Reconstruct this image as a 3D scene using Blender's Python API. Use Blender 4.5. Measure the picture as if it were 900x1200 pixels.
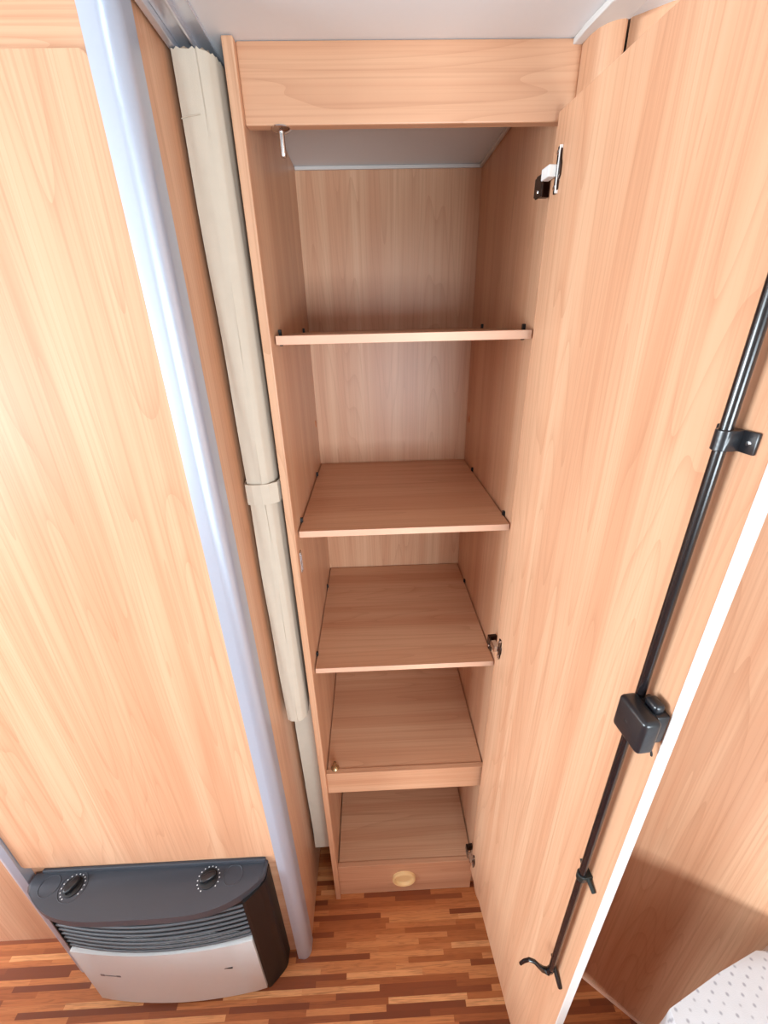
import bpy, bmesh, math, random
from mathutils import Vector, Matrix
random.seed(7)
scn = bpy.context.scene
C = scn.collection
for o in list(bpy.data.objects):
    bpy.data.objects.remove(o)

# ------------------------------------------------------------------ camera
CAM = Vector((0.1474, -0.6903, 1.6360))
PITCH, YAW, ROLL, FPX = 0.42739, 0.02534, -0.02411, 483.19
fwd = Vector((math.sin(YAW)*math.cos(PITCH), math.cos(YAW)*math.cos(PITCH), -math.sin(PITCH)))
r0 = Vector((math.cos(YAW), -math.sin(YAW), 0)); u0 = r0.cross(fwd)
rr = math.cos(ROLL)*r0 + math.sin(ROLL)*u0
uu = -math.sin(ROLL)*r0 + math.cos(ROLL)*u0
cd = bpy.data.cameras.new('camera'); cam = bpy.data.objects.new('camera', cd); C.objects.link(cam)
cam.matrix_world = Matrix(((rr.x, uu.x, -fwd.x, CAM.x), (rr.y, uu.y, -fwd.y, CAM.y), (rr.z, uu.z, -fwd.z, CAM.z), (0, 0, 0, 1)))
cd.sensor_fit = 'HORIZONTAL'; cd.sensor_width = 36.0; cd.lens = 36.0*FPX/900.0
cd.clip_start = 0.01
scn.camera = cam

# ------------------------------------------------------------------ world, light, exposure
w = bpy.data.worlds.new('world'); scn.world = w; w.use_nodes = True
w.node_tree.nodes['Background'].inputs[0].default_value = (0.85, 0.92, 1.0, 1)
w.node_tree.nodes['Background'].inputs[1].default_value = 1.0

def area(name, loc, aim, sx, sy, power, col, spread=180):
    l = bpy.data.lights.new(name, 'AREA'); l.shape = 'RECTANGLE'; l.size = sx; l.size_y = sy
    l.energy = power; l.color = col; l.spread = math.radians(spread)
    o = bpy.data.objects.new(name, l); C.objects.link(o); o.location = loc
    o.rotation_euler = (Vector(aim)-Vector(loc)).to_track_quat('-Z', 'Y').to_euler()
    return o
DAY = (0.80, 0.92, 1.0)
area('window_rear_offscreen', (0.72, -2.14, 1.22), (0.72, 0, 1.22), 0.9, 0.5, 29, DAY)
area('window_left_offscreen', (-2.54, -1.10, 1.28), (1, -1.10, 1.28), 1.3, 0.6, 80, DAY)

vs = scn.view_settings
vs.view_transform = 'Standard'; vs.look = 'None'; vs.gamma = 1.0; vs.use_curve_mapping = False
vs.exposure = 0.70

# ------------------------------------------------------------------ materials
def srgb(r, g, b):
    f = lambda c: (c/255/12.92 if c/255 <= 0.04045 else ((c/255+0.055)/1.055)**2.4)
    return (f(r), f(g), f(b), 1)

def new_mat(name):
    m = bpy.data.materials.new(name); m.use_nodes = True
    nt = m.node_tree; b = nt.nodes['Principled BSDF']
    return m, nt, b

def plain(name, col, rough=0.5, metal=0.0, spec=0.5, noise=0.04, nscale=60, bump=0.0):
    m, nt, b = new_mat(name)
    N = nt.nodes.new; L = nt.links.new
    tc = N('ShaderNodeTexCoord'); nz = N('ShaderNodeTexNoise'); nz.inputs['Scale'].default_value = nscale
    nz.inputs['Detail'].default_value = 4
    L(tc.outputs['Object'], nz.inputs['Vector'])
    mx = N('ShaderNodeMix'); mx.data_type = 'RGBA'
    mx.inputs['A'].default_value = tuple(min(1, c*(1-noise)) for c in col[:3])+(1,)
    mx.inputs['B'].default_value = tuple(min(1, c*(1+noise)) for c in col[:3])+(1,)
    L(nz.outputs['Fac'], mx.inputs['Factor']); L(mx.outputs['Result'], b.inputs['Base Color'])
    b.inputs['Roughness'].default_value = rough; b.inputs['Metallic'].default_value = metal
    b.inputs['Specular IOR Level'].default_value = spec
    if bump:
        bp = N('ShaderNodeBump'); bp.inputs['Strength'].default_value = bump; bp.inputs['Distance'].default_value = 0.001
        L(nz.outputs['Fac'], bp.inputs['Height']); L(bp.outputs['Normal'], b.inputs['Normal'])
    return m

def wood(name, axis, light, mid, dark, rough=0.38, streak=0.55, spec=0.5):
    """pale fruit-wood laminate; axis = grain direction"""
    m, nt, b = new_mat(name); N = nt.nodes.new; L = nt.links.new
    tc = N('ShaderNodeTexCoord'); oi = N('ShaderNodeObjectInfo')
    add = N('ShaderNodeVectorMath'); add.operation = 'MULTIPLY_ADD'
    cmb = N('ShaderNodeCombineXYZ')
    for i in range(3): L(oi.outputs['Random'], cmb.inputs[i])
    L(cmb.outputs[0], add.inputs[0]); add.inputs[1].default_value = (7.3, 5.1, 3.7); L(tc.outputs['Object'], add.inputs[2])
    def noise(across, along, detail, dist=0.0, rough_=0.55):
        mp = N('ShaderNodeMapping'); s = [across]*3; s['XYZ'.index(axis)] = along
        mp.inputs['Scale'].default_value = s; L(add.outputs[0], mp.inputs['Vector'])
        n = N('ShaderNodeTexNoise'); n.inputs['Scale'].default_value = 1; n.inputs['Detail'].default_value = detail
        n.inputs['Distortion'].default_value = dist; n.inputs['Roughness'].default_value = rough_
        L(mp.outputs[0], n.inputs['Vector']); return n, mp
    n1, _ = noise(22, 0.55, 3, 0.25)
    n2, _ = noise(300, 2.2, 3, 0.2)
    n3, _ = noise(7, 0.8, 2, 0.6)
    # cathedral growth lines
    mp = N('ShaderNodeMapping'); s = [9]*3; s['XYZ'.index(axis)] = 0.55; mp.inputs['Scale'].default_value = s
    L(add.outputs[0], mp.inputs['Vector'])
    nw = N('ShaderNodeTexNoise'); nw.inputs['Scale'].default_value = 1; nw.inputs['Detail'].default_value = 1.5
    L(mp.outputs[0], nw.inputs['Vector'])
    ml = N('ShaderNodeMath'); ml.operation = 'MULTIPLY'; ml.inputs[1].default_value = 26
    L(nw.outputs['Fac'], ml.inputs[0])
    fr = N('ShaderNodeMath'); fr.operation = 'FRACT'; L(ml.outputs[0], fr.inputs[0])
    pw = N('ShaderNodeMath'); pw.operation = 'POWER'; pw.inputs[1].default_value = 5; L(fr.outputs[0], pw.inputs[0])
    r1 = N('ShaderNodeValToRGB'); r1.color_ramp.elements[0].position = 0.40; r1.color_ramp.elements[1].position = 0.62
    r1.color_ramp.elements[0].color = mid; r1.color_ramp.elements[1].color = light
    L(n1.outputs['Fac'], r1.inputs['Fac'])
    def mixin(col_out, fac_out, color, amount, lo=0.45, hi=0.75):
        mr = N('ShaderNodeMapRange'); mr.inputs['From Min'].default_value = lo; mr.inputs['From Max'].default_value = hi
        mr.inputs['To Max'].default_value = amount; L(fac_out, mr.inputs['Value'])
        mx = N('ShaderNodeMix'); mx.data_type = 'RGBA'; mx.inputs['B'].default_value = color
        L(mr.outputs[0], mx.inputs['Factor']); L(col_out, mx.inputs['A']); return mx.outputs['Result']
    c = mixin(r1.outputs['Color'], n3.outputs['Fac'], dark, 0.35*streak, 0.5, 0.75)
    c = mixin(c, n2.outputs['Fac'], dark, 0.62*streak, 0.47, 0.74)
    c = mixin(c, pw.outputs[0], dark, 0.5*streak, 0.1, 1.0)
    L(c, b.inputs['Base Color'])
    b.inputs['Roughness'].default_value = rough; b.inputs['Specular IOR Level'].default_value = spec
    bp = N('ShaderNodeBump'); bp.inputs['Strength'].default_value = 0.08; bp.inputs['Distance'].default_value = 0.0006
    L(n2.outputs['Fac'], bp.inputs['Height']); L(bp.outputs['Normal'], b.inputs['Normal'])
    return m

WL, WM, WD = srgb(217, 172, 138), srgb(205, 153, 119), srgb(170, 114, 80)
M = {}
M['wood_z'] = wood('pear_wood_vertical_grain', 'Z', WL, WM, WD)
M['wood_x'] = wood('pear_wood_horizontal_grain', 'X', WL, WM, WD)
M['wood_y'] = wood('pear_wood_depth_grain', 'Y', WL, WM, WD)
M['edge'] = plain('pale_wood_edge_band', srgb(226, 182, 154), 0.45)
M['white_edge'] = plain('white_edge_band', srgb(208, 204, 200), 0.4)
M['white'] = plain('white_ceiling_board', srgb(222, 225, 228), 0.55, nscale=120, noise=0.015)
M['darkened_wall'] = plain('darkened_wall_board', srgb(146, 138, 130), 0.6)  # unseen room walls, base colour darkened to cut ambient fill
M['alu'] = plain('satin_silver_aluminium', srgb(192, 203, 220), 0.33, 0.5, noise=0.02, nscale=200)
M['alu_bright'] = plain('bright_aluminium_rail', srgb(214, 218, 228), 0.25, 0.6, noise=0.02)
M['black'] = plain('black_enamel_metal', srgb(22, 18, 20), 0.22, 0.0, 0.6)
M['black_plastic'] = plain('black_lock_plastic', srgb(27, 28, 32), 0.28, 0.0, 0.6, nscale=300, bump=0.1)
M['matt_black'] = plain('matt_black_plastic', srgb(20, 19, 20), 0.55)
M['charcoal'] = plain('charcoal_heater_plastic', srgb(62, 65, 72), 0.38, nscale=700, noise=0.12, bump=0.12)
M['heater_side'] = plain('dark_brown_black_heater_shell', srgb(16, 13, 14), 0.5)
M['slat'] = plain('satin_grey_grille_slat', srgb(92, 94, 98), 0.35)
M['heater_white'] = plain('pale_grey_heater_panel', srgb(218, 220, 220), 0.42, noise=0.015)
M['grey_mark'] = plain('grey_printed_mark', srgb(90, 88, 92), 0.4)
M['white_mark'] = plain('white_dial_mark', srgb(225, 225, 225), 0.5)
M['chrome'] = plain('chrome_metal', srgb(205, 205, 208), 0.15, 1.0, noise=0.02)
M['bronze'] = plain('dark_bronze_metal', srgb(64, 50, 44), 0.3, 0.8)
M['brass'] = plain('dull_brass_metal', srgb(170, 148, 112), 0.25, 0.9)
M['white_plastic'] = plain('white_hinge_plastic', srgb(240, 240, 238), 0.35)
M['cream'] = plain('cream_plastic_ring', srgb(240, 206, 150), 0.35)
M['cup'] = plain('wood_brown_cap', srgb(196, 130, 92), 0.5)
M['green_black'] = plain('black_green_clip_plastic', srgb(18, 26, 24), 0.4)

def fabric(name, col, dots=None):
    m, nt, b = new_mat(name); N = nt.nodes.new; L = nt.links.new
    tc = N('ShaderNodeTexCoord')
    n = N('ShaderNodeTexNoise'); n.inputs['Scale'].default_value = 900; n.inputs['Detail'].default_value = 2
    L(tc.outputs['Object'], n.inputs['Vector'])
    n2 = N('ShaderNodeTexNoise'); n2.inputs['Scale'].default_value = 45; n2.inputs['Detail'].default_value = 4
    L(tc.outputs['Object'], n2.inputs['Vector'])
    mx = N('ShaderNodeMix'); mx.data_type = 'RGBA'
    mx.inputs['A'].default_value = tuple(c*0.9 for c in col[:3])+(1,); mx.inputs['B'].default_value = col
    L(n2.outputs['Fac'], mx.inputs['Factor']); out = mx.outputs['Result']
    if dots:
        mp = N('ShaderNodeMapping'); mp.inputs['Rotation'].default_value = (0, 0, 0.9); mp.inputs['Scale'].default_value = (64, 64, 0.001)
        L(tc.outputs['Object'], mp.inputs['Vector'])
        v = N('ShaderNodeTexVoronoi'); v.inputs['Scale'].default_value = 1; v.inputs['Randomness'].default_value = 0.12
        L(mp.outputs[0], v.inputs['Vector'])
        mr = N('ShaderNodeMapRange'); mr.inputs['From Min'].default_value = 0.09; mr.inputs['From Max'].default_value = 0.2
        mr.inputs['To Min'].default_value = 1; mr.inputs['To Max'].default_value = 0
        L(v.outputs['Distance'], mr.inputs['Value'])
        m2 = N('ShaderNodeMix'); m2.data_type = 'RGBA'; m2.inputs['B'].default_value = dots
        L(mr.outputs[0], m2.inputs['Factor']); L(out, m2.inputs['A']); out = m2.outputs['Result']
    L(out, b.inputs['Base Color']); b.inputs['Roughness'].default_value = 0.85
    b.inputs['Specular IOR Level'].default_value = 0.2
    bp = N('ShaderNodeBump'); bp.inputs['Strength'].default_value = 0.35; bp.inputs['Distance'].default_value = 0.0006
    L(n.outputs['Fac'], bp.inputs['Height']); L(bp.outputs['Normal'], b.inputs['Normal'])
    return m
M['curtain'] = fabric('oatmeal_pleated_fabric', srgb(206, 195, 178))
M['quilt'] = fabric('white_dotted_cotton', srgb(204, 205, 208), srgb(158, 158, 164))

def floor_mat():
    m, nt, b = new_mat('printed_strip_parquet_vinyl'); N = nt.nodes.new; L = nt.links.new
    tc = N('ShaderNodeTexCoord'); sp = N('ShaderNodeSeparateXYZ'); L(tc.outputs['Object'], sp.inputs[0])
    def mth(op, a, v=None, b2=None):
        n = N('ShaderNodeMath'); n.operation = op
        if isinstance(a, (int, float)): n.inputs[0].default_value = a
        else: L(a, n.inputs[0])
        if v is not None:
            if isinstance(v, (int, float)): n.inputs[1].default_value = v
            else: L(v, n.inputs[1])
        return n.outputs[0]
    def wn(a, b2):
        c = N('ShaderNodeCombineXYZ'); L(a, c.inputs[0]); L(b2, c.inputs[1])
        n = N('ShaderNodeTexWhiteNoise'); n.noise_dimensions = '2D'; L(c.outputs[0], n.inputs['Vector']); return n.outputs['Value']
    row = mth('FLOOR', mth('DIVIDE', sp.outputs['Y'], 0.0125))
    off = wn(row, mth('MULTIPLY', row, 0.37))
    cell = mth('FLOOR', mth('ADD', mth('DIVIDE', sp.outputs['X'], 0.21), mth('MULTIPLY', off, 5.0)))
    # some cells are split in two for uneven lengths
    v = wn(row, cell)
    rp = N('ShaderNodeValToRGB'); e = rp.color_ramp.elements
    e[0].position = 0; e[0].color = srgb(118, 58, 30); e[1].position = 1; e[1].color = srgb(232, 168, 112)
    for p, col in ((0.15, (136, 70, 36)), (0.35, (172, 98, 52)), (0.6, (192, 116, 66)), (0.82, (210, 138, 84))):
        k = e.new(p); k.color = srgb(*col)
    L(v, rp.inputs['Fac'])
    mp = N('ShaderNodeMapping'); mp.inputs['Scale'].default_value = (14, 260, 1); L(tc.outputs['Object'], mp.inputs['Vector'])
    off3 = N('ShaderNodeCombineXYZ'); L(mth('MULTIPLY', v, 40.0), off3.inputs[0]); L(off3.outputs[0], mp.inputs['Location'])
    nz = N('ShaderNodeTexNoise'); nz.inputs['Scale'].default_value = 1; nz.inputs['Detail'].default_value = 4; nz.inputs['Distortion'].default_value = 1.2
    L(mp.outputs[0], nz.inputs['Vector'])
    mr = N('ShaderNodeMapRange'); mr.inputs['From Min'].default_value = 0.45; mr.inputs['From Max'].default_value = 0.75; mr.inputs['To Max'].default_value = 0.55
    L(nz.outputs['Fac'], mr.inputs['Value'])
    mx = N('ShaderNodeMix'); mx.data_type = 'RGBA'; mx.inputs['B'].default_value = srgb(120, 62, 32)
    L(mr.outputs[0], mx.inputs['Factor']); L(rp.outputs[0], mx.inputs['A']); L(mx.outputs['Result'], b.inputs['Base Color'])
    b.inputs['Roughness'].default_value = 0.42
    return m
M['floor'] = floor_mat()

# ------------------------------------------------------------------ mesh helpers
def bm_box(bm, x0, x1, y0, y1, z0, z1, bev=0.0, seg=2, mi=0):
    t = bmesh.new()
    vs_ = [t.verts.new(p) for p in ((x0,y0,z0),(x1,y0,z0),(x1,y1,z0),(x0,y1,z0),(x0,y0,z1),(x1,y0,z1),(x1,y1,z1),(x0,y1,z1))]
    for f in ((0,3,2,1),(4,5,6,7),(0,1,5,4),(1,2,6,5),(2,3,7,6),(3,0,4,7)): t.faces.new([vs_[i] for i in f])
    if bev: bmesh.ops.bevel(t, geom=t.edges[:], offset=bev, segments=seg, profile=0.5, affect='EDGES')
    merge(bm, t, mi)

def merge(bm, t, mi=0, mat=None):
    if mat is not None: t.transform(mat)
    for f in t.faces: f.material_index = mi
    me = bpy.data.meshes.new('tmp'); t.to_mesh(me); t.free(); bm.from_mesh(me); bpy.data.meshes.remove(me)

def bm_prism(bm, pts, z0, z1, bev=0.0, seg=2, mi=0, mat=None):
    """pts: plan polygon (x, y), anticlockwise, extruded z0..z1"""
    t = bmesh.new(); n = len(pts)
    a = [t.verts.new((p[0], p[1], z0)) for p in pts]; b = [t.verts.new((p[0], p[1], z1)) for p in pts]
    t.faces.new(a[::-1]); top = t.faces.new(b)
    for i in range(n): t.faces.new((a[i], a[(i+1) % n], b[(i+1) % n], b[i]))
    if bev:
        es = [e for e in t.edges if abs(e.verts[0].co.z-e.verts[1].co.z) < 1e-6]
        bmesh.ops.bevel(t, geom=es, offset=bev, segments=seg, profile=0.5, affect='EDGES')
    merge(bm, t, mi, mat)

def bm_lathe(bm, prof, mat=None, seg=24, mi=0):
    """prof: (r, z) list, spun round local z"""
    t = bmesh.new(); rings = []
    for r, z in prof:
        rings.append([t.verts.new((r*math.cos(2*math.pi*k/seg), r*math.sin(2*math.pi*k/seg), z)) for k in range(seg)] if r > 1e-6 else [t.verts.new((0, 0, z))])
    for a, b in zip(rings[:-1], rings[1:]):
        for k in range(seg):
            q = [a[k % len(a)], a[(k+1) % len(a)], b[(k+1) % len(b)], b[k % len(b)]]
            u = []
            for v in q:
                if v not in u: u.append(v)
            if len(u) > 2: t.faces.new(u)
    for ring, flip in ((rings[0], True), (rings[-1], False)):
        if len(ring) > 2: t.faces.new(ring[::-1] if flip else ring)
    bmesh.ops.recalc_face_normals(t, faces=t.faces[:])
    merge(bm, t, mi, mat)

def bm_tube(bm, path, rad, seg=10, mi=0):
    t = bmesh.new(); path = [Vector(p) for p in path]; n = len(path)
    rads = rad if isinstance(rad, (list, tuple)) else [rad]*n
    d0 = (path[1]-path[0]).normalized(); nrm = d0.orthogonal().normalized(); rings = []
    for i, p in enumerate(path):
        d = (path[min(i+1, n-1)]-path[max(i-1, 0)]).normalized()
        nrm = (nrm-d*nrm.dot(d)).normalized(); bi = d.cross(nrm)
        rings.append([t.verts.new(p+rads[i]*(math.cos(2*math.pi*k/seg)*nrm+math.sin(2*math.pi*k/seg)*bi)) for k in range(seg)])
    for a, b in zip(rings[:-1], rings[1:]):
        for k in range(seg): t.faces.new((a[k], a[(k+1) % seg], b[(k+1) % seg], b[k]))
    t.faces.new(rings[0][::-1]); t.faces.new(rings[-1])
    merge(bm, t, mi)

def link(name, bm, mats, parent=None, smooth=False, origin=None):
    """one mesh object; bm is in the parent's frame, or in world space when it has no parent"""
    me = bpy.data.meshes.new(name)
    if origin is not None: bm.transform(Matrix.Translation(-Vector(origin)))
    bm.to_mesh(me); bm.free()
    if not isinstance(mats, (list, tuple)): mats = [mats]
    for m in mats: me.materials.append(M[m] if isinstance(m, str) else m)
    for p in me.polygons: p.use_smooth = smooth
    if smooth:
        try: me.set_sharp_from_angle(angle=math.radians(38))
        except Exception: pass
    o = bpy.data.objects.new(name, me); C.objects.link(o)
    if parent: o.parent = parent
    if origin is not None: o.location = origin
    return o

def thing(name, loc, label, cat, group=None, rotz=0):
    o = bpy.data.objects.new(name, None); C.objects.link(o); o.location = loc; o.rotation_euler[2] = rotz
    o.empty_display_size = 0.05
    o['label'] = label; o['category'] = cat
    if group: o['group'] = group
    return o

def struct(name, bm, mats, label=None, smooth=False, origin=None):
    o = link(name, bm, mats, None, smooth, origin); o['kind'] = 'structure'
    if label: o['label'] = label
    return o

def part_box(name, parent, x0, x1, y0, y1, z0, z1, mat, bev=0.001, seg=2):
    """box given in world coordinates, stored in the parent's frame"""
    L0 = parent.location; bm = bmesh.new()
    bm_box(bm, x0-L0.x, x1-L0.x, y0-L0.y, y1-L0.y, z0-L0.z, z1-L0.z, bev, seg)
    return link(name, bm, mat, parent)

def shifted(bm, parent):
    bm.transform(Matrix.Translation(-Vector(parent.location))); return bm

# ------------------------------------------------------------------ the setting
H = 1.95
bm = bmesh.new(); bm_box(bm, -2.60, 1.25, -2.2, 0.46, -0.02, 0); struct('floor', bm, 'floor', 'printed strip parquet vinyl floor in orange and brown tones')
bm = bmesh.new(); bm_box(bm, -2.60, 1.25, -2.2, 0.46, H, H+0.02); struct('ceiling', bm, 'white', 'smooth white caravan ceiling board')
bm = bmesh.new(); bm_box(bm, -2.60, 1.25, 0.447, 0.46, 0, H); struct('wall_back', bm, 'wood_z', 'wood-grain back wall behind the cupboards')
bm = bmesh.new(); bm_box(bm, -2.62, -2.60, -2.2, 0.46, 0, H); struct('wall_left', bm, 'darkened_wall', 'side wall with window, darkened to cut ambient light')
bm = bmesh.new(); bm_box(bm, -2.60, 1.25, -2.22, -2.2, 0, H); struct('wall_front', bm, 'darkened_wall', 'end wall with window, darkened to cut ambient light')
bm = bmesh.new(); bm_box(bm, 1.25, 1.27, -2.2, 0.46, 0, H); struct('wall_side', bm, 'darkened_wall', 'side wall beside the bench, darkened to cut ambient light')
# windows behind the camera
def window(name, axis, c0, c1, z0, z1, at):
    bm = bmesh.new(); f = 0.04
    for (a0, a1, b0, b1) in ((c0-f, c1+f, z0-f, z0), (c0-f, c1+f, z1, z1+f), (c0-f, c0, z0, z1), (c1, c1+f, z0, z1)):
        if axis == 'x': bm_box(bm, a0, a1, at, at+0.03, b0, b1, 0.004)
        else: bm_box(bm, at, at+0.03, a0, a1, b0, b1, 0.004)
    struct(name, bm, 'white_edge', 'white framed caravan window')
window('window_1', 'x', 0.25, 1.19, 0.93, 1.51, -2.2)
window('window_2', 'y', -1.77, -0.43, 0.93, 1.57, -2.6)
bm = bmesh.new(); bm_box(bm, -1.24, -1.20, -2.2, -0.30, 0, 0.72, 0.004); struct('wall_light_blocker_left', bm, 'wood_z', 'added unseen low wood screen blocking daylight from the left')  # added half-wall out of view, blocks low daylight from the left window
bm = bmesh.new(); bm_box(bm, -1.20, 0.49, -1.28, -1.24, 0, 0.84, 0.004); struct('wall_light_blocker_rear', bm, 'wood_x', 'added unseen low wood screen blocking daylight from the rear')  # added half-wall out of view, shades heater and low compartments from rear window
# wood-faced return left of the heater cupboard
bm = bmesh.new(); bm_box(bm, -2.60, -0.745, -0.066, -0.05, 0, H); struct('wall_recess', bm, 'wood_z', 'plain wood panel standing left of the heater cupboard')
# slanted wood wall on the right and its rounded corner post
dv = Vector((0.105, -0.087)).normalized(); dn = Vector((-dv.y, dv.x))   # dn points away from the camera
p0 = Vector((0.4612, -0.0352)); p1 = p0+dv*1.03
bm = bmesh.new(); bm_prism(bm, [tuple(p0), tuple(p1), tuple(p1+dn*0.016), tuple(p0+dn*0.016)], 0.012, H)
struct('wall_right', bm, 'wood_z', 'slanted pale wood wall panel beside the open door')
q0, q1 = p0-dn*0.0035+dv*0.03, p1-dn*0.0035
bm = bmesh.new(); bm_prism(bm, [tuple(q0), tuple(q1), tuple(q1+dn*0.012), tuple(q0+dn*0.012)], 0, 0.014, 0.001)
struct('baseboard_right', bm, 'edge', 'thin pale strip along the foot of the slanted wall')
col = [(0.4245, 0.02), (0.4225, -0.004), (0.4230, -0.018), (0.4265, -0.031), (0.4330, -0.041), (0.4420, -0.047), (0.4500, -0.0485), (0.4535, -0.0455), (0.4535, 0.02)]
bm = bmesh.new(); bm_prism(bm, col, 0, H); struct('trim_1', bm, 'wood_z', 'rounded pale wood corner post beside the cupboard header', True)
cov = [(0.411, 0.0), (0.4135, -0.03), (0.419, -0.075), (0.445, -0.115), (0.60, -0.25), (0.60, -0.235), (0.456, -0.11), (0.456, -0.046), (0.442, -0.046), (0.433, -0.040), (0.4265, -0.030), (0.423, -0.017), (0.4225, 0.0)]
bm = bmesh.new(); bm_prism(bm, cov, H-0.007, H, 0.0015); struct('trim_2', bm, 'white_edge', 'white ceiling moulding round the corner post')

# ------------------------------------------------------------------ tall cupboard
W, D = 0.409, 0.4374
cup = thing('tall_cupboard', (0.205, 0.22, 0), 'tall narrow open wood cupboard with five empty compartments and an open door', 'cupboard')
sp_ = part_box('side_panel', cup, -0.0140, 0.0, -0.0095, 0.446, 0, H-0.001, 'wood_z', 0.001)
part_box('front_edging', cup, -0.0140, 0.0, -0.0125, -0.009, 0, H-0.001, 'wood_z', 0.0015, 2)
part_box('side_panel', cup, W, 0.423, 0.0155, 0.446, 0, H-0.001, 'wood_z', 0.001)
part_box('back_panel', cup, 0.0, W, D, 0.446, 0.0, H-0.001, 'wood_z', 0)
part_box('header', cup, 0.0, 0.4232, 0.0, 0.015, 1.8706, H-0.0005, 'wood_x', 0.0015)
bm = bmesh.new()
bm_box(bm, 0.0005, W-0.0005, D-0.006, D, H-0.007, H-0.0005, 0.001); bm_box(bm, W-0.006, W-0.0003, 0.016, D-0.006, H-0.007, H-0.0005, 0.001)
link('top_moulding', shifted(bm, cup), 'white_edge', cup)
for zt in (1.6225, 1.2810, 0.9345):
    sh = part_box('shelf', cup, 0.0028, W-0.0032, 0.0130, D-0.004, zt-0.0125, zt, 'wood_x', 0)
    part_box('front_edging', sh, 0, 0.001, 0, 0.001, 0, 0.001, 'edge', 0).data.clear_geometry()
    e = sh.children[0]; bm = bmesh.new(); L0 = cup.location
    bm_box(bm, 0.0028-L0.x, W-0.0032-L0.x, 0.0115-L0.y, 0.0132-L0.y, zt-0.0128, zt+0.0003, 0.0005); bm.to_mesh(e.data); bm.free()
    for x, s in ((0.0002, 1), (W-0.0002, -1)):
        for y in (0.055, 0.33):
            bm = bmesh.new()
            bm_prism(bm, [(0, -0.0035), (0.0045*s, -0.003), (0.0045*s, 0.003), (0, 0.0035)][::s], -0.016, 0.009, 0.0008, 2, 0, Matrix.Translation((x, y, zt)))
            link('shelf_pin', shifted(bm, cup), 'matt_black', cup)
part_box('fixed_shelf', cup, 0.0028, W-0.0032, 0.0135, D-0.003, 0.573, 0.5845, 'wood_x', 0)
part_box('shelf_rail', cup, 0.0, W, 0.0, 0.0135, 0.5092, 0.5865, 'wood_x', 0.0012)
part_box('bottom_board', cup, 0.0028, W-0.0032, 0.0135, D-0.003, 0.138, 0.1505, 'wood_x', 0)
pl = part_box('plinth', cup, 0.0, W, 0.0, 0.0135, 0.0, 0.1525, 'wood_x', 0.0012)
# oval finger pull in the plinth
bm = bmesh.new()
bm_lathe(bm, [(0.0, 0.0003), (0.0255, 0.0003), (0.0275, 0.0025), (0.0285, 0.0070), (0.0320, 0.0090), (0.0355, 0.0070), (0.0368, 0.0012), (0.0368, -0.002)], Matrix.Translation((0.199, 0.0, 0.078)) @ Matrix.Rotation(math.radians(90), 4, 'X'), 40)
link('finger_pull', shifted(bm, cup), 'cream', cup, True)['label'] = 'cream oval finger pull'
# catch pins for the lock rod
bm = bmesh.new()
bm_lathe(bm, [(0, 0), (0.012, 0), (0.0125, -0.0015), (0.010, -0.0035), (0.0045, -0.0045), (0.0040, -0.0060), (0.0040, -0.0290), (0.0032, -0.0305), (0, -0.0305)], Matrix.Translation((0.043, 0.0085, 1.8708)), 20)
link('catch_pin', shifted(bm, cup), 'chrome', cup, True)['label'] = 'chrome catch pin under the header'
bm = bmesh.new()
bm_lathe(bm, [(0, 0), (0.0105, 0), (0.0105, 0.0025), (0.0085, 0.0045), (0.0052, 0.0125), (0.0042, 0.017), (0.0046, 0.020), (0.0035, 0.0235), (0, 0.0240)], Matrix.Translation((0.022, 0.016, 0.585)), 20)
link('catch_pin', shifted(bm, cup), 'brass', cup, True)['label'] = 'small brass catch pin on the lower shelf rail'
# strike plate on the left side panel and wooden cover caps
bm = bmesh.new(); bm_box(bm, -0.0005, 0.0022, 0.003, 0.0165, 1.195, 1.240, 0.0012); bm_box(bm, 0.0015, 0.0040, 0.004, 0.0075, 1.200, 1.235, 0.0008)
link('strike_plate', shifted(bm, cup), 'chrome', cup)
for x, s in ((0.0, 1), (W, -1)):
    bm = bmesh.new(); bm_lathe(bm, [(0, 0.0022), (0.0075, 0.0020), (0.009, 0.001), (0.009, -0.001)], Matrix.Translation((x, 0.405, 1.40)) @ Matrix.Rotation(math.radians(90*s), 4, 'Y'), 20)
    link('cover_cap', shifted(bm, cup), 'cup', cup, True)

# --- the open door. local frame: x = out from the hinge (s), y = away from the inner face (behind the door), z up
HX, HY, DA, ZT, ZB, DW, DT = 0.3992, -0.012, 0.0846, 1.8765, 0.1330, 0.4044, 0.0150
dd = Vector((math.sin(DA), -math.cos(DA), 0)); nn = Vector((math.cos(DA), math.sin(DA), 0))
bm = bmesh.new(); bm_box(bm, 0, DW-0.0012, 0, DT, ZB, ZT, 0.0008, 1)
door = link('door', bm, 'wood_z', cup)
Mx = Matrix(((dd.x, nn.x, 0, HX-cup.location.x), (dd.y, nn.y, 0, HY-cup.location.y), (0, 0, 1, 0), (0, 0, 0, 1)))
door.matrix_local = Mx
door['label'] = 'open pale wood door with a black lock rod'
bm = bmesh.new(); bm_box(bm, DW-0.0013, DW, -0.0002, DT+0.0002, ZB, ZT, 0.0004, 1); link('edge_band', bm, 'white_edge', door)['label'] = 'white edge band'
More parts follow.
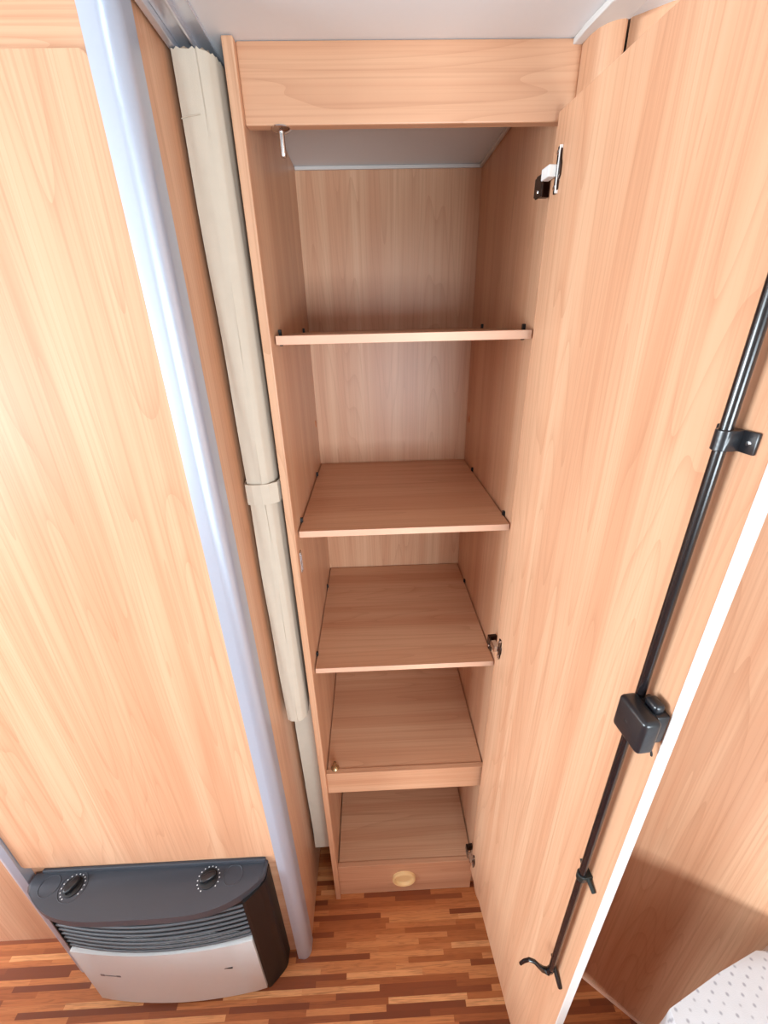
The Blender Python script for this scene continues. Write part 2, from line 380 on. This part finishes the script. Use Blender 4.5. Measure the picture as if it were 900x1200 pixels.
# hinges: door leaf, white or metal knuckle, dark carcass leg
for zc, kn in ((1.812, 'white_plastic'), (1.010, 'chrome'), (0.2130, 'chrome')):
    bm = bmesh.new()
    pl_ = [(-0.0035, -0.025), (0.0035, -0.025), (0.0050, -0.021), (0.0050, -0.012), (0.0085, -0.006), (0.0085, 0.006), (0.0050, 0.012), (0.0050, 0.021), (0.0035, 0.025), (-0.0035, 0.025)]
    rot = Matrix.Translation((0.0185, 0, zc)) @ Matrix.Rotation(math.radians(90), 4, 'X')   # plan (x,y)->(x,z); extrude -> -y
    bm_prism(bm, pl_, 0.0, 0.0030, 0.0006, 1, 0, rot)
    bm_box(bm, 0.0218, 0.0232, -0.0042, 0.0, zc-0.025, zc+0.025, 0.0003, 1, 1)
    for dz in (-0.0185, 0.0185):
        bm_lathe(bm, [(0, 0.0046), (0.0024, 0.0042), (0.0030, 0.0030), (0.0030, 0.002)], Matrix.Translation((0.0182, 0, zc+dz)) @ Matrix.Rotation(math.radians(90), 4, 'X'), 12, 2)
    t_ = 0.009
    bm_box(bm, -0.0030, 0.0185, -0.0135, -0.0020, zc-0.0065, zc+0.0065, 0.0012, 2, 1)
    bm_box(bm, -0.0200, -0.0010, -0.0120, -0.0090, zc-0.0230, zc+0.0030, 0.0010, 2, 0)
    bm_box(bm, -0.0265, -0.0180, -0.0110, 0.0080, zc-0.0200, zc+0.0020, 0.0010, 2, 0)
    bm_lathe(bm, [(0, 0.0018), (0.0022, 0.0014), (0.0026, 0)], Matrix.Translation((-0.012, -0.0118, zc-0.016)) @ Matrix.Rotation(math.radians(90), 4, 'X'), 10, 2)
    link('hinge', bm, ['bronze', kn, 'chrome'], door)
# lock rod, box, brackets and hook
RS, RO = 0.3745, -0.0125
bm = bmesh.new(); bm_tube(bm, [(RS, RO, 0.632), (RS, RO, 1.0), (RS, RO, 1.4), (RS, RO, 1.868)], 0.0047, 16); link('lock_rod', bm, 'black', door, True)
bm = bmesh.new()
bm_box(bm, 0.3715, 0.4120, -0.0345, -0.0150, 1.2370, 1.2810, 0.0050, 4)
bm_box(bm, 0.3740, 0.4040, -0.0175, 0.0, 1.2400, 1.2780, 0.0030, 2)
bm_box(bm, 0.3830, 0.4000, -0.0160, -0.0040, 1.2760, 1.2880, 0.0040, 3)
lb = link('lock_box', bm, 'black_plastic', door, True)
bm = bmesh.new()
bm_lathe(bm, [(0, 0.0004), (0.0020, 0.0004), (0.0026, 0)], Matrix.Translation((0.3885, -0.0343, 1.2590)) @ Matrix.Rotation(math.radians(90), 4, 'X'), 14)
link('lock_hole_disc', bm, 'matt_black', door)  # flat black disc standing in for the dark of a hole
bm = bmesh.new(); bm_tube(bm, [(0.400, -0.010, 1.2420), (0.402, -0.010, 1.2330), (0.4045, -0.009, 1.2270), (0.4045, -0.008, 1.2230)], 0.0012, 8); link('lock_spring', bm, 'matt_black', door, True)
bm = bmesh.new()   # saddle clamp
ring = [(RS+0.0062*math.cos(a), RO-0.0062*math.sin(a)) for a in [math.pi*k/12 for k in range(13)]]
outer = [(RS+0.0080, -0.0002), ] + ring + [(RS-0.0080, -0.0002)]
bm_prism(bm, [(RS-0.0066, -0.0002)] + [(RS+0.0066*math.cos(math.pi*k/14), RO-0.0066*math.sin(math.pi*k/14)) for k in range(14, -1, -1)] + [(RS+0.0066, -0.0002)], 1.541, 1.557, 0.0005, 1)
bm_box(bm, RS+0.0050, RS+0.0185, -0.0032, 0.0, 1.5405, 1.5575, 0.0012)
bm_box(bm, RS-0.0185, RS-0.0050, -0.0032, 0.0, 1.5405, 1.5575, 0.0012)
for s in (-1, 1):
    bm_lathe(bm, [(0, 0.0012), (0.0018, 0.0010), (0.0022, 0)], Matrix.Translation((RS+s*0.0125, -0.0030, 1.549)) @ Matrix.Rotation(math.radians(90), 4, 'X'), 12, 1)
link('rod_bracket', bm, ['black_plastic', 'chrome'], door, True)
bm = bmesh.new()   # lower clip
bm_prism(bm, [(RS-0.0064, -0.0002)] + [(RS+0.0064*math.cos(math.pi*k/14), RO-0.0064*math.sin(math.pi*k/14)) for k in range(14, -1, -1)] + [(RS+0.0064, -0.0002)], 0.924, 0.936, 0.0006, 1)
bm_tube(bm, [(RS-0.016, -0.0035, 0.936), (RS-0.006, -0.005, 0.931), (RS+0.006, -0.005, 0.929), (RS+0.018, -0.0035, 0.922)], [0.0030, 0.0034, 0.0034, 0.0030], 8)
link('rod_clip', bm, 'green_black', door, True)
bm = bmesh.new()   # hooked end
bm_tube(bm, [(RS, RO, 0.640), (RS-0.001, RO-0.004, 0.630), (RS-0.004, RO-0.012, 0.632), (RS-0.005, RO-0.021, 0.646), (RS-0.006, RO-0.029, 0.660), (RS-0.009, RO-0.037, 0.662), (RS-0.012, RO-0.043, 0.650), (RS-0.014, RO-0.047, 0.636)], [0.0055, 0.0058, 0.0048, 0.0036, 0.0032, 0.0030, 0.0030, 0.0028], 10)
bm_tube(bm, [(RS-0.014, -0.003, 0.648), (RS-0.004, -0.005, 0.640), (RS+0.006, -0.005, 0.634), (RS+0.018, -0.003, 0.622)], 0.0036, 8)
link('rod_hook', bm, 'black', door, True)
bm = bmesh.new()   # upper hook, above the frame
bm_tube(bm, [(RS, RO, 1.864), (RS-0.004, RO-0.012, 1.868), (RS-0.006, RO-0.029, 1.850), (RS-0.012, RO-0.043, 1.855), (RS-0.014, RO-0.047, 1.868)], [0.0055, 0.0045, 0.0032, 0.0030, 0.0028], 10)
link('rod_hook', bm, 'black', door, True)

# ------------------------------------------------------------------ heater cupboard (left)
hc = thing('heater_cupboard', (-0.41, 0.1, 0), 'wide wood cupboard with large plain front panel between silver corner posts', 'cupboard')
part_box('carcass_front', hc, -0.695, -0.108, -0.121, -0.109, 0, H-0.001, 'wood_x', 0)
bm = bmesh.new()   # large front panel with rounded corners
def rrect(x0, x1, z0, z1, r, n=5):
    pts = []
    for cx_, cz_, a0 in ((x1-r, z0+r, -90), (x1-r, z1-r, 0), (x0+r, z1-r, 90), (x0+r, z0+r, 180)):
        for k in range(n+1):
            a = math.radians(a0+90*k/n); pts.append((cx_+r*math.cos(a), cz_+r*math.sin(a)))
    return pts
bm_prism(bm, rrect(-0.694, -0.1146, 0.5105, 1.884, 0.006), 0, 0.0145, 0.0015, 2, 0, Matrix.Translation((0, -0.1205, 0)) @ Matrix.Rotation(math.radians(90), 4, 'X'))
link('front_panel', shifted(bm, hc), 'wood_z', hc)
part_box('side_panel', hc, -0.092, -0.079, -0.108, 0.446, 0, H-0.001, 'wood_z', 0.001)
part_box('side_panel', hc, -0.726, -0.713, -0.108, 0.446, 0, H-0.001, 'wood_z', 0.001)
def post(x0, x1, flip):
    # silver profile: flat front, big rounded outer corner
    r = 0.020
    pts = [(x0, -0.100), (x0, -0.1405)]
    pts += [(x1-r+r*math.cos(math.radians(a)), -0.1425+r-r*math.sin(math.radians(a)))for a in range(90, -1, -10)]
    pts += [(x1, -0.100)]
    if flip: pts = [((x0+x1)-p[0], p[1]) for p in pts][::-1]
    b_ = bmesh.new(); bm_prism(b_, pts, 0, H-0.001); return b_
link('corner_post', shifted(post(-0.112, -0.0765, False), hc), 'alu', hc, True)['label'] = 'silver rounded corner post'
link('corner_post', shifted(post(-0.7315, -0.696, True), hc), 'alu', hc, True)['label'] = 'silver rounded corner post'

# ------------------------------------------------------------------ gas heater
ht = thing('gas_heater', (-0.40, -0.16, 0), 'charcoal caravan gas heater with pale grey lower front and slatted grille', 'heater')
XC, HW_ = -0.402, 0.222
def arc(x, base=-0.2002, bulge=0.017): return base-bulge*(1-((x-XC)/HW_)**2)
def plan(x0, x1, base, bulge, back, n=16, side=None):
    pts = [(x0+(x1-x0)*k/n, arc(x0+(x1-x0)*k/n, base, bulge)) for k in range(n+1)]
    return pts + [(x1, back), (x0, back)]
bm = bmesh.new()
bm_prism(bm, plan(-0.6250, -0.1780, -0.1620, 0.022, -0.1215), 0.0, 0.449)
bm_prism(bm, [(-0.1830, -0.1960), (-0.1760, -0.1935), (-0.1500, -0.1690), (-0.1410, -0.1580), (-0.1385, -0.150), (-0.1385, -0.1215), (-0.1830, -0.1215)], 0.006, 0.449)
bm_prism(bm, [(-0.6600, -0.1215), (-0.6600, -0.160), (-0.6280, -0.1915), (-0.6200, -0.1950), (-0.6200, -0.1215)], 0.006, 0.449)
link('shell', shifted(bm, ht), 'heater_side', ht)
bm = bmesh.new()
bm_prism(bm, plan(-0.6200, -0.1840, -0.2000, 0.017, -0.180), 0.020, 0.286, 0.003, 2)
fp = link('lower_front', shifted(bm, ht), 'heater_white', ht, True); fp['label'] = 'pale grey lower front panel'
# printed mark and slot on the lower front
bm = bmesh.new()
n = 10
for k in range(n):
    xa, xb = -0.575+0.052*k/n, -0.575+0.052*(k+1)/n
    h = 0.0038 if k < 2 else (0.0030 if k > 7 else 0.0013)
    bm_prism(bm, [(xa, arc(xa)-0.0006), (xb, arc(xb)-0.0006), (xb, arc(xb)+0.001), (xa, arc(xa)+0.001)], 0.174-h, 0.174+h)
link('printed_mark', shifted(bm, ht), 'grey_mark', ht)
bm = bmesh.new(); bm_box(bm, -0.268, -0.247, arc(-0.257)-0.0008, arc(-0.257)+0.002, 0.1765, 0.1800, 0.0005); link('slot', shifted(bm, ht), 'matt_black', ht)
for k in range(8):
    z = 0.2935+0.0190*k
    bm = bmesh.new(); xs = [-0.6190+(0.6190-0.1835)*q/16 for q in range(17)]
    bm_tube(bm, [(x, arc(x, -0.1900, 0.022), z+0.003) for x in xs], 0.0030, 8)
    link('grille_slat', shifted(bm, ht), 'slat', ht, True)
# moulded top cover with overhanging rounded lip
def cover(grow):
    pts = []
    n_ = 28
    for k in range(n_+1):
        x = -0.672+(0.672-0.152)*k/n_
        u = (x+0.412)/0.26
        pts.append((x, -0.166-0.057*(1-abs(u)**4)))
    return [(-0.688, -0.1215), (-0.688, -0.150), (-0.682, -0.160)] + pts + [(-0.143, -0.157), (-0.139, -0.146), (-0.139, -0.1215)]
bm = bmesh.new(); bm_prism(bm, cover(0), 0.4470, 0.470, 0.0085, 4)
link('top_cover', shifted(bm, ht), 'charcoal', ht, True)
part_box('rear_lip', ht, -0.665, -0.142, -0.129, -0.1212, 0.462, 0.480, 'charcoal', 0.002)
def disc(cx_, cy_, rx, ry, z0, z1, mat, name, parent=ht, bev=0.0006, rot=0):
    bm = bmesh.new()
    pts = [(rx*math.cos(2*math.pi*k/32), ry*math.sin(2*math.pi*k/32)) for k in range(32)]
    bm_prism(bm, pts, z0, z1, bev, 2, 0, Matrix.Translation((cx_, cy_, 0)) @ Matrix.Rotation(rot, 4, 'Z'))
    return link(name, shifted(bm, ht), mat, parent, True)
def ring_groove(cx_, cy_, rx, ry, name):
    bm = bmesh.new(); pts = [(cx_+rx*math.cos(2*math.pi*k/40), cy_+ry*math.sin(2*math.pi*k/40), 0.4702) for k in range(41)]
    bm_tube(bm, pts, 0.0008, 6); return link(name, shifted(bm, ht), 'charcoal', ht)
def dial(cx_, cy_, turn):
    kb = disc(cx_, cy_, 0.0205, 0.0205, 0.468, 0.4725, 'matt_black', 'dial')
    bm = bmesh.new()
    bm_prism(bm, [(-0.017, -0.0045), (-0.009, -0.008), (0.009, -0.008), (0.017, -0.0045), (0.017, 0.0045), (0.009, 0.008), (-0.009, 0.008), (-0.017, 0.0045)], 0.472, 0.4835, 0.003, 3, 0, Matrix.Translation((cx_, cy_, 0)) @ Matrix.Rotation(turn, 4, 'Z'))
    link('knob_grip', shifted(bm, ht), 'black_plastic', kb, True)
    bm = bmesh.new()
    for k in range(15):
        a = 2*math.pi*k/18-0.6
        bm_box(bm, cx_+0.0245*math.cos(a)-0.0011, cx_+0.0245*math.cos(a)+0.0011, cy_+0.0245*math.sin(a)-0.0011, cy_+0.0245*math.sin(a)+0.0011, 0.4697, 0.4706)
    link('dial_marks', shifted(bm, ht), 'white_mark', kb)
dial(-0.578, -0.157, 1.05); dial(-0.268, -0.156, 0.45)
ring_groove(-0.578, -0.157, 0.030, 0.0300, 'dial_surround')
ring_groove(-0.634, -0.153, 0.022, 0.0215, 'cover_disc'); ring_groove(-0.213, -0.151, 0.022, 0.0205, 'cover_disc')

# ------------------------------------------------------------------ folding curtain and its rail
rl = thing('curtain_rail', (-0.05, -0.6, H-0.02), 'bright aluminium curtain rail running along the white ceiling', 'rail')
yA, yB = -1.6, 0.44
part_box('rail_base', rl, -0.0750, -0.0290, yA, yB, H-0.0045, H-0.0005, 'alu_bright', 0.0008)
part_box('rail_flange', rl, -0.0750, -0.0665, yA, yB, H-0.0145, H-0.0040, 'alu_bright', 0.0010)
part_box('rail_flange', rl, -0.0480, -0.0450, yA, yB, H-0.0120, H-0.0040, 'alu_bright', 0.0008)
part_box('rail_slot', rl, -0.0660, -0.0485, yA, yB, H-0.0070, H-0.0044, 'alu_bright', 0)

cu = thing('folding_curtain', (-0.045, 0.0, 0.0), 'oatmeal pleated folding curtain strapped together between the two cupboards', 'curtain')
def curtain_mesh(z0, z1, prof, nz=60, scallop=True, cut=0.0):
    """closed cross section prof (x, y) swept from z0 to z1; the top edge is pinked"""
    t = bmesh.new(); n = len(prof); rings = []
    for i in range(nz+1):
        f = i/nz; ring_ = []
        for k, (x, y) in enumerate(prof):
            top = z1-0.0022*(k % 2 if scallop else 0)-0.08*max(0, y+0.022)*(1 if scallop else 0)
            bot = z0+cut*max(0, (x+0.040))
            z = bot+(top-bot)*f
            tap = 1.0-0.12*(1-f)
            wob = 0.0011*math.sin(z*9+k*0.35)+0.0006*math.sin(z*23+k)
            ring_.append(t.verts.new((-0.047+(x+0.047)*tap+wob*0.6, y+wob, z)))
        rings.append(ring_)
    for a, b in zip(rings[:-1], rings[1:]):
        for k in range(n): t.faces.new((a[k], a[(k+1) % n], b[(k+1) % n], b[k]))
    t.faces.new(rings[0][::-1]); t.faces.new(rings[-1])
    bmesh.ops.recalc_face_normals(t, faces=t.faces[:])
    return t
def dense(pts, step):
    out = []
    for (x0, y0), (x1, y1) in zip(pts, pts[1:]+pts[:1]):
        L_ = math.hypot(x1-x0, y1-y0); m = max(1, int(L_/step))
        for k in range(m): out.append((x0+(x1-x0)*k/m, y0+(y1-y0)*k/m))
    return out
front = [(-0.0735, -0.012), (-0.0715, -0.020), (-0.060, -0.0235), (-0.047, -0.0240), (-0.0440, -0.0230), (-0.0415, -0.0236), (-0.032, -0.019), (-0.0235, -0.006), (-0.0210, 0.012), (-0.024, 0.045), (-0.070, 0.045)]
bm = curtain_mesh(0.815, 1.9350, dense(front, 0.0035), 64, True, -0.25)
link('front_pleat', shifted(bm, cu), 'curtain', cu, True)
bm = bmesh.new()   # stitched hem near the top
bm_tube(bm, [(-0.0725, -0.0215, 1.871), (-0.066, -0.0238, 1.872), (-0.056, -0.0255, 1.8725), (-0.047, -0.0262, 1.8735)], 0.0007, 6)
link('hem_stitch', shifted(bm, cu), 'curtain', cu, True)
bm = bmesh.new()   # pleats stacked behind
pl2 = []
for k in range(9):
    y = 0.047+0.03*k
    pl2 += [(-0.025 if k % 2 == 0 else -0.032, y), (-0.020, y+0.015)]
left = [(-0.0735 if k % 2 else -0.066, 0.302-0.017*k) for k in range(16)]
bm = curtain_mesh(0.170, 1.925, pl2+left, 20, False)
link('rear_pleats', shifted(bm, cu), 'curtain', cu, False)
bm = bmesh.new()   # holding strap
st = [(-0.0755, 0.02), (-0.0755, -0.015), (-0.0715, -0.0240), (-0.060, -0.0275), (-0.045, -0.0275), (-0.032, -0.0235), (-0.0195, -0.0135), (-0.0165, 0.006), (-0.0165, 0.02)]
t = bmesh.new()
inn = [(-0.047+(x+0.047)*0.93, y*0.93+0.0006) for x, y in st]
for (a, b_), (c, d_) in zip(zip(st[:-1], inn[:-1]), zip(st[1:], inn[1:])):
    q = []
    for p in (a, c, d_, b_):
        q.append(p)
    bm_prism(bm, q, 1.355, 1.392)
link('strap', shifted(bm, cu), 'curtain', cu)

# ------------------------------------------------------------------ padded bench with dotted cover (right foreground)
bn = thing('padded_bench', (0.8, -0.85, 0), 'bench seat with white grey-dotted quilted cover in front of slanted wall', 'bench')
poly = [(0.520, -0.485), (0.540, -0.462), (0.573, -0.446), (0.673, -0.413), (0.760, -0.388), (0.835, -0.362), (0.852, -0.366), (1.20, -0.655), (1.24, -0.72), (1.24, -1.50), (0.50, -1.50)]
base = [(0.56, -0.49), (0.82, -0.41), (1.18, -0.70), (1.23, -0.76), (1.23, -1.49), (0.54, -1.49)]
bm = bmesh.new(); bm_prism(bm, base, 0, 0.55); link('base', shifted(bm, bn), 'wood_x', bn)
t = bmesh.new(); bm_prism(t, poly, 0.545, 0.672, 0.045, 6)
for v in t.verts:
    v.co.z += 0.004*math.sin(v.co.x*40)*math.cos(v.co.y*33)
link('cushion', shifted(t, bn), 'quilt', bn, True)['label'] = 'white quilted cushion with small grey dots'
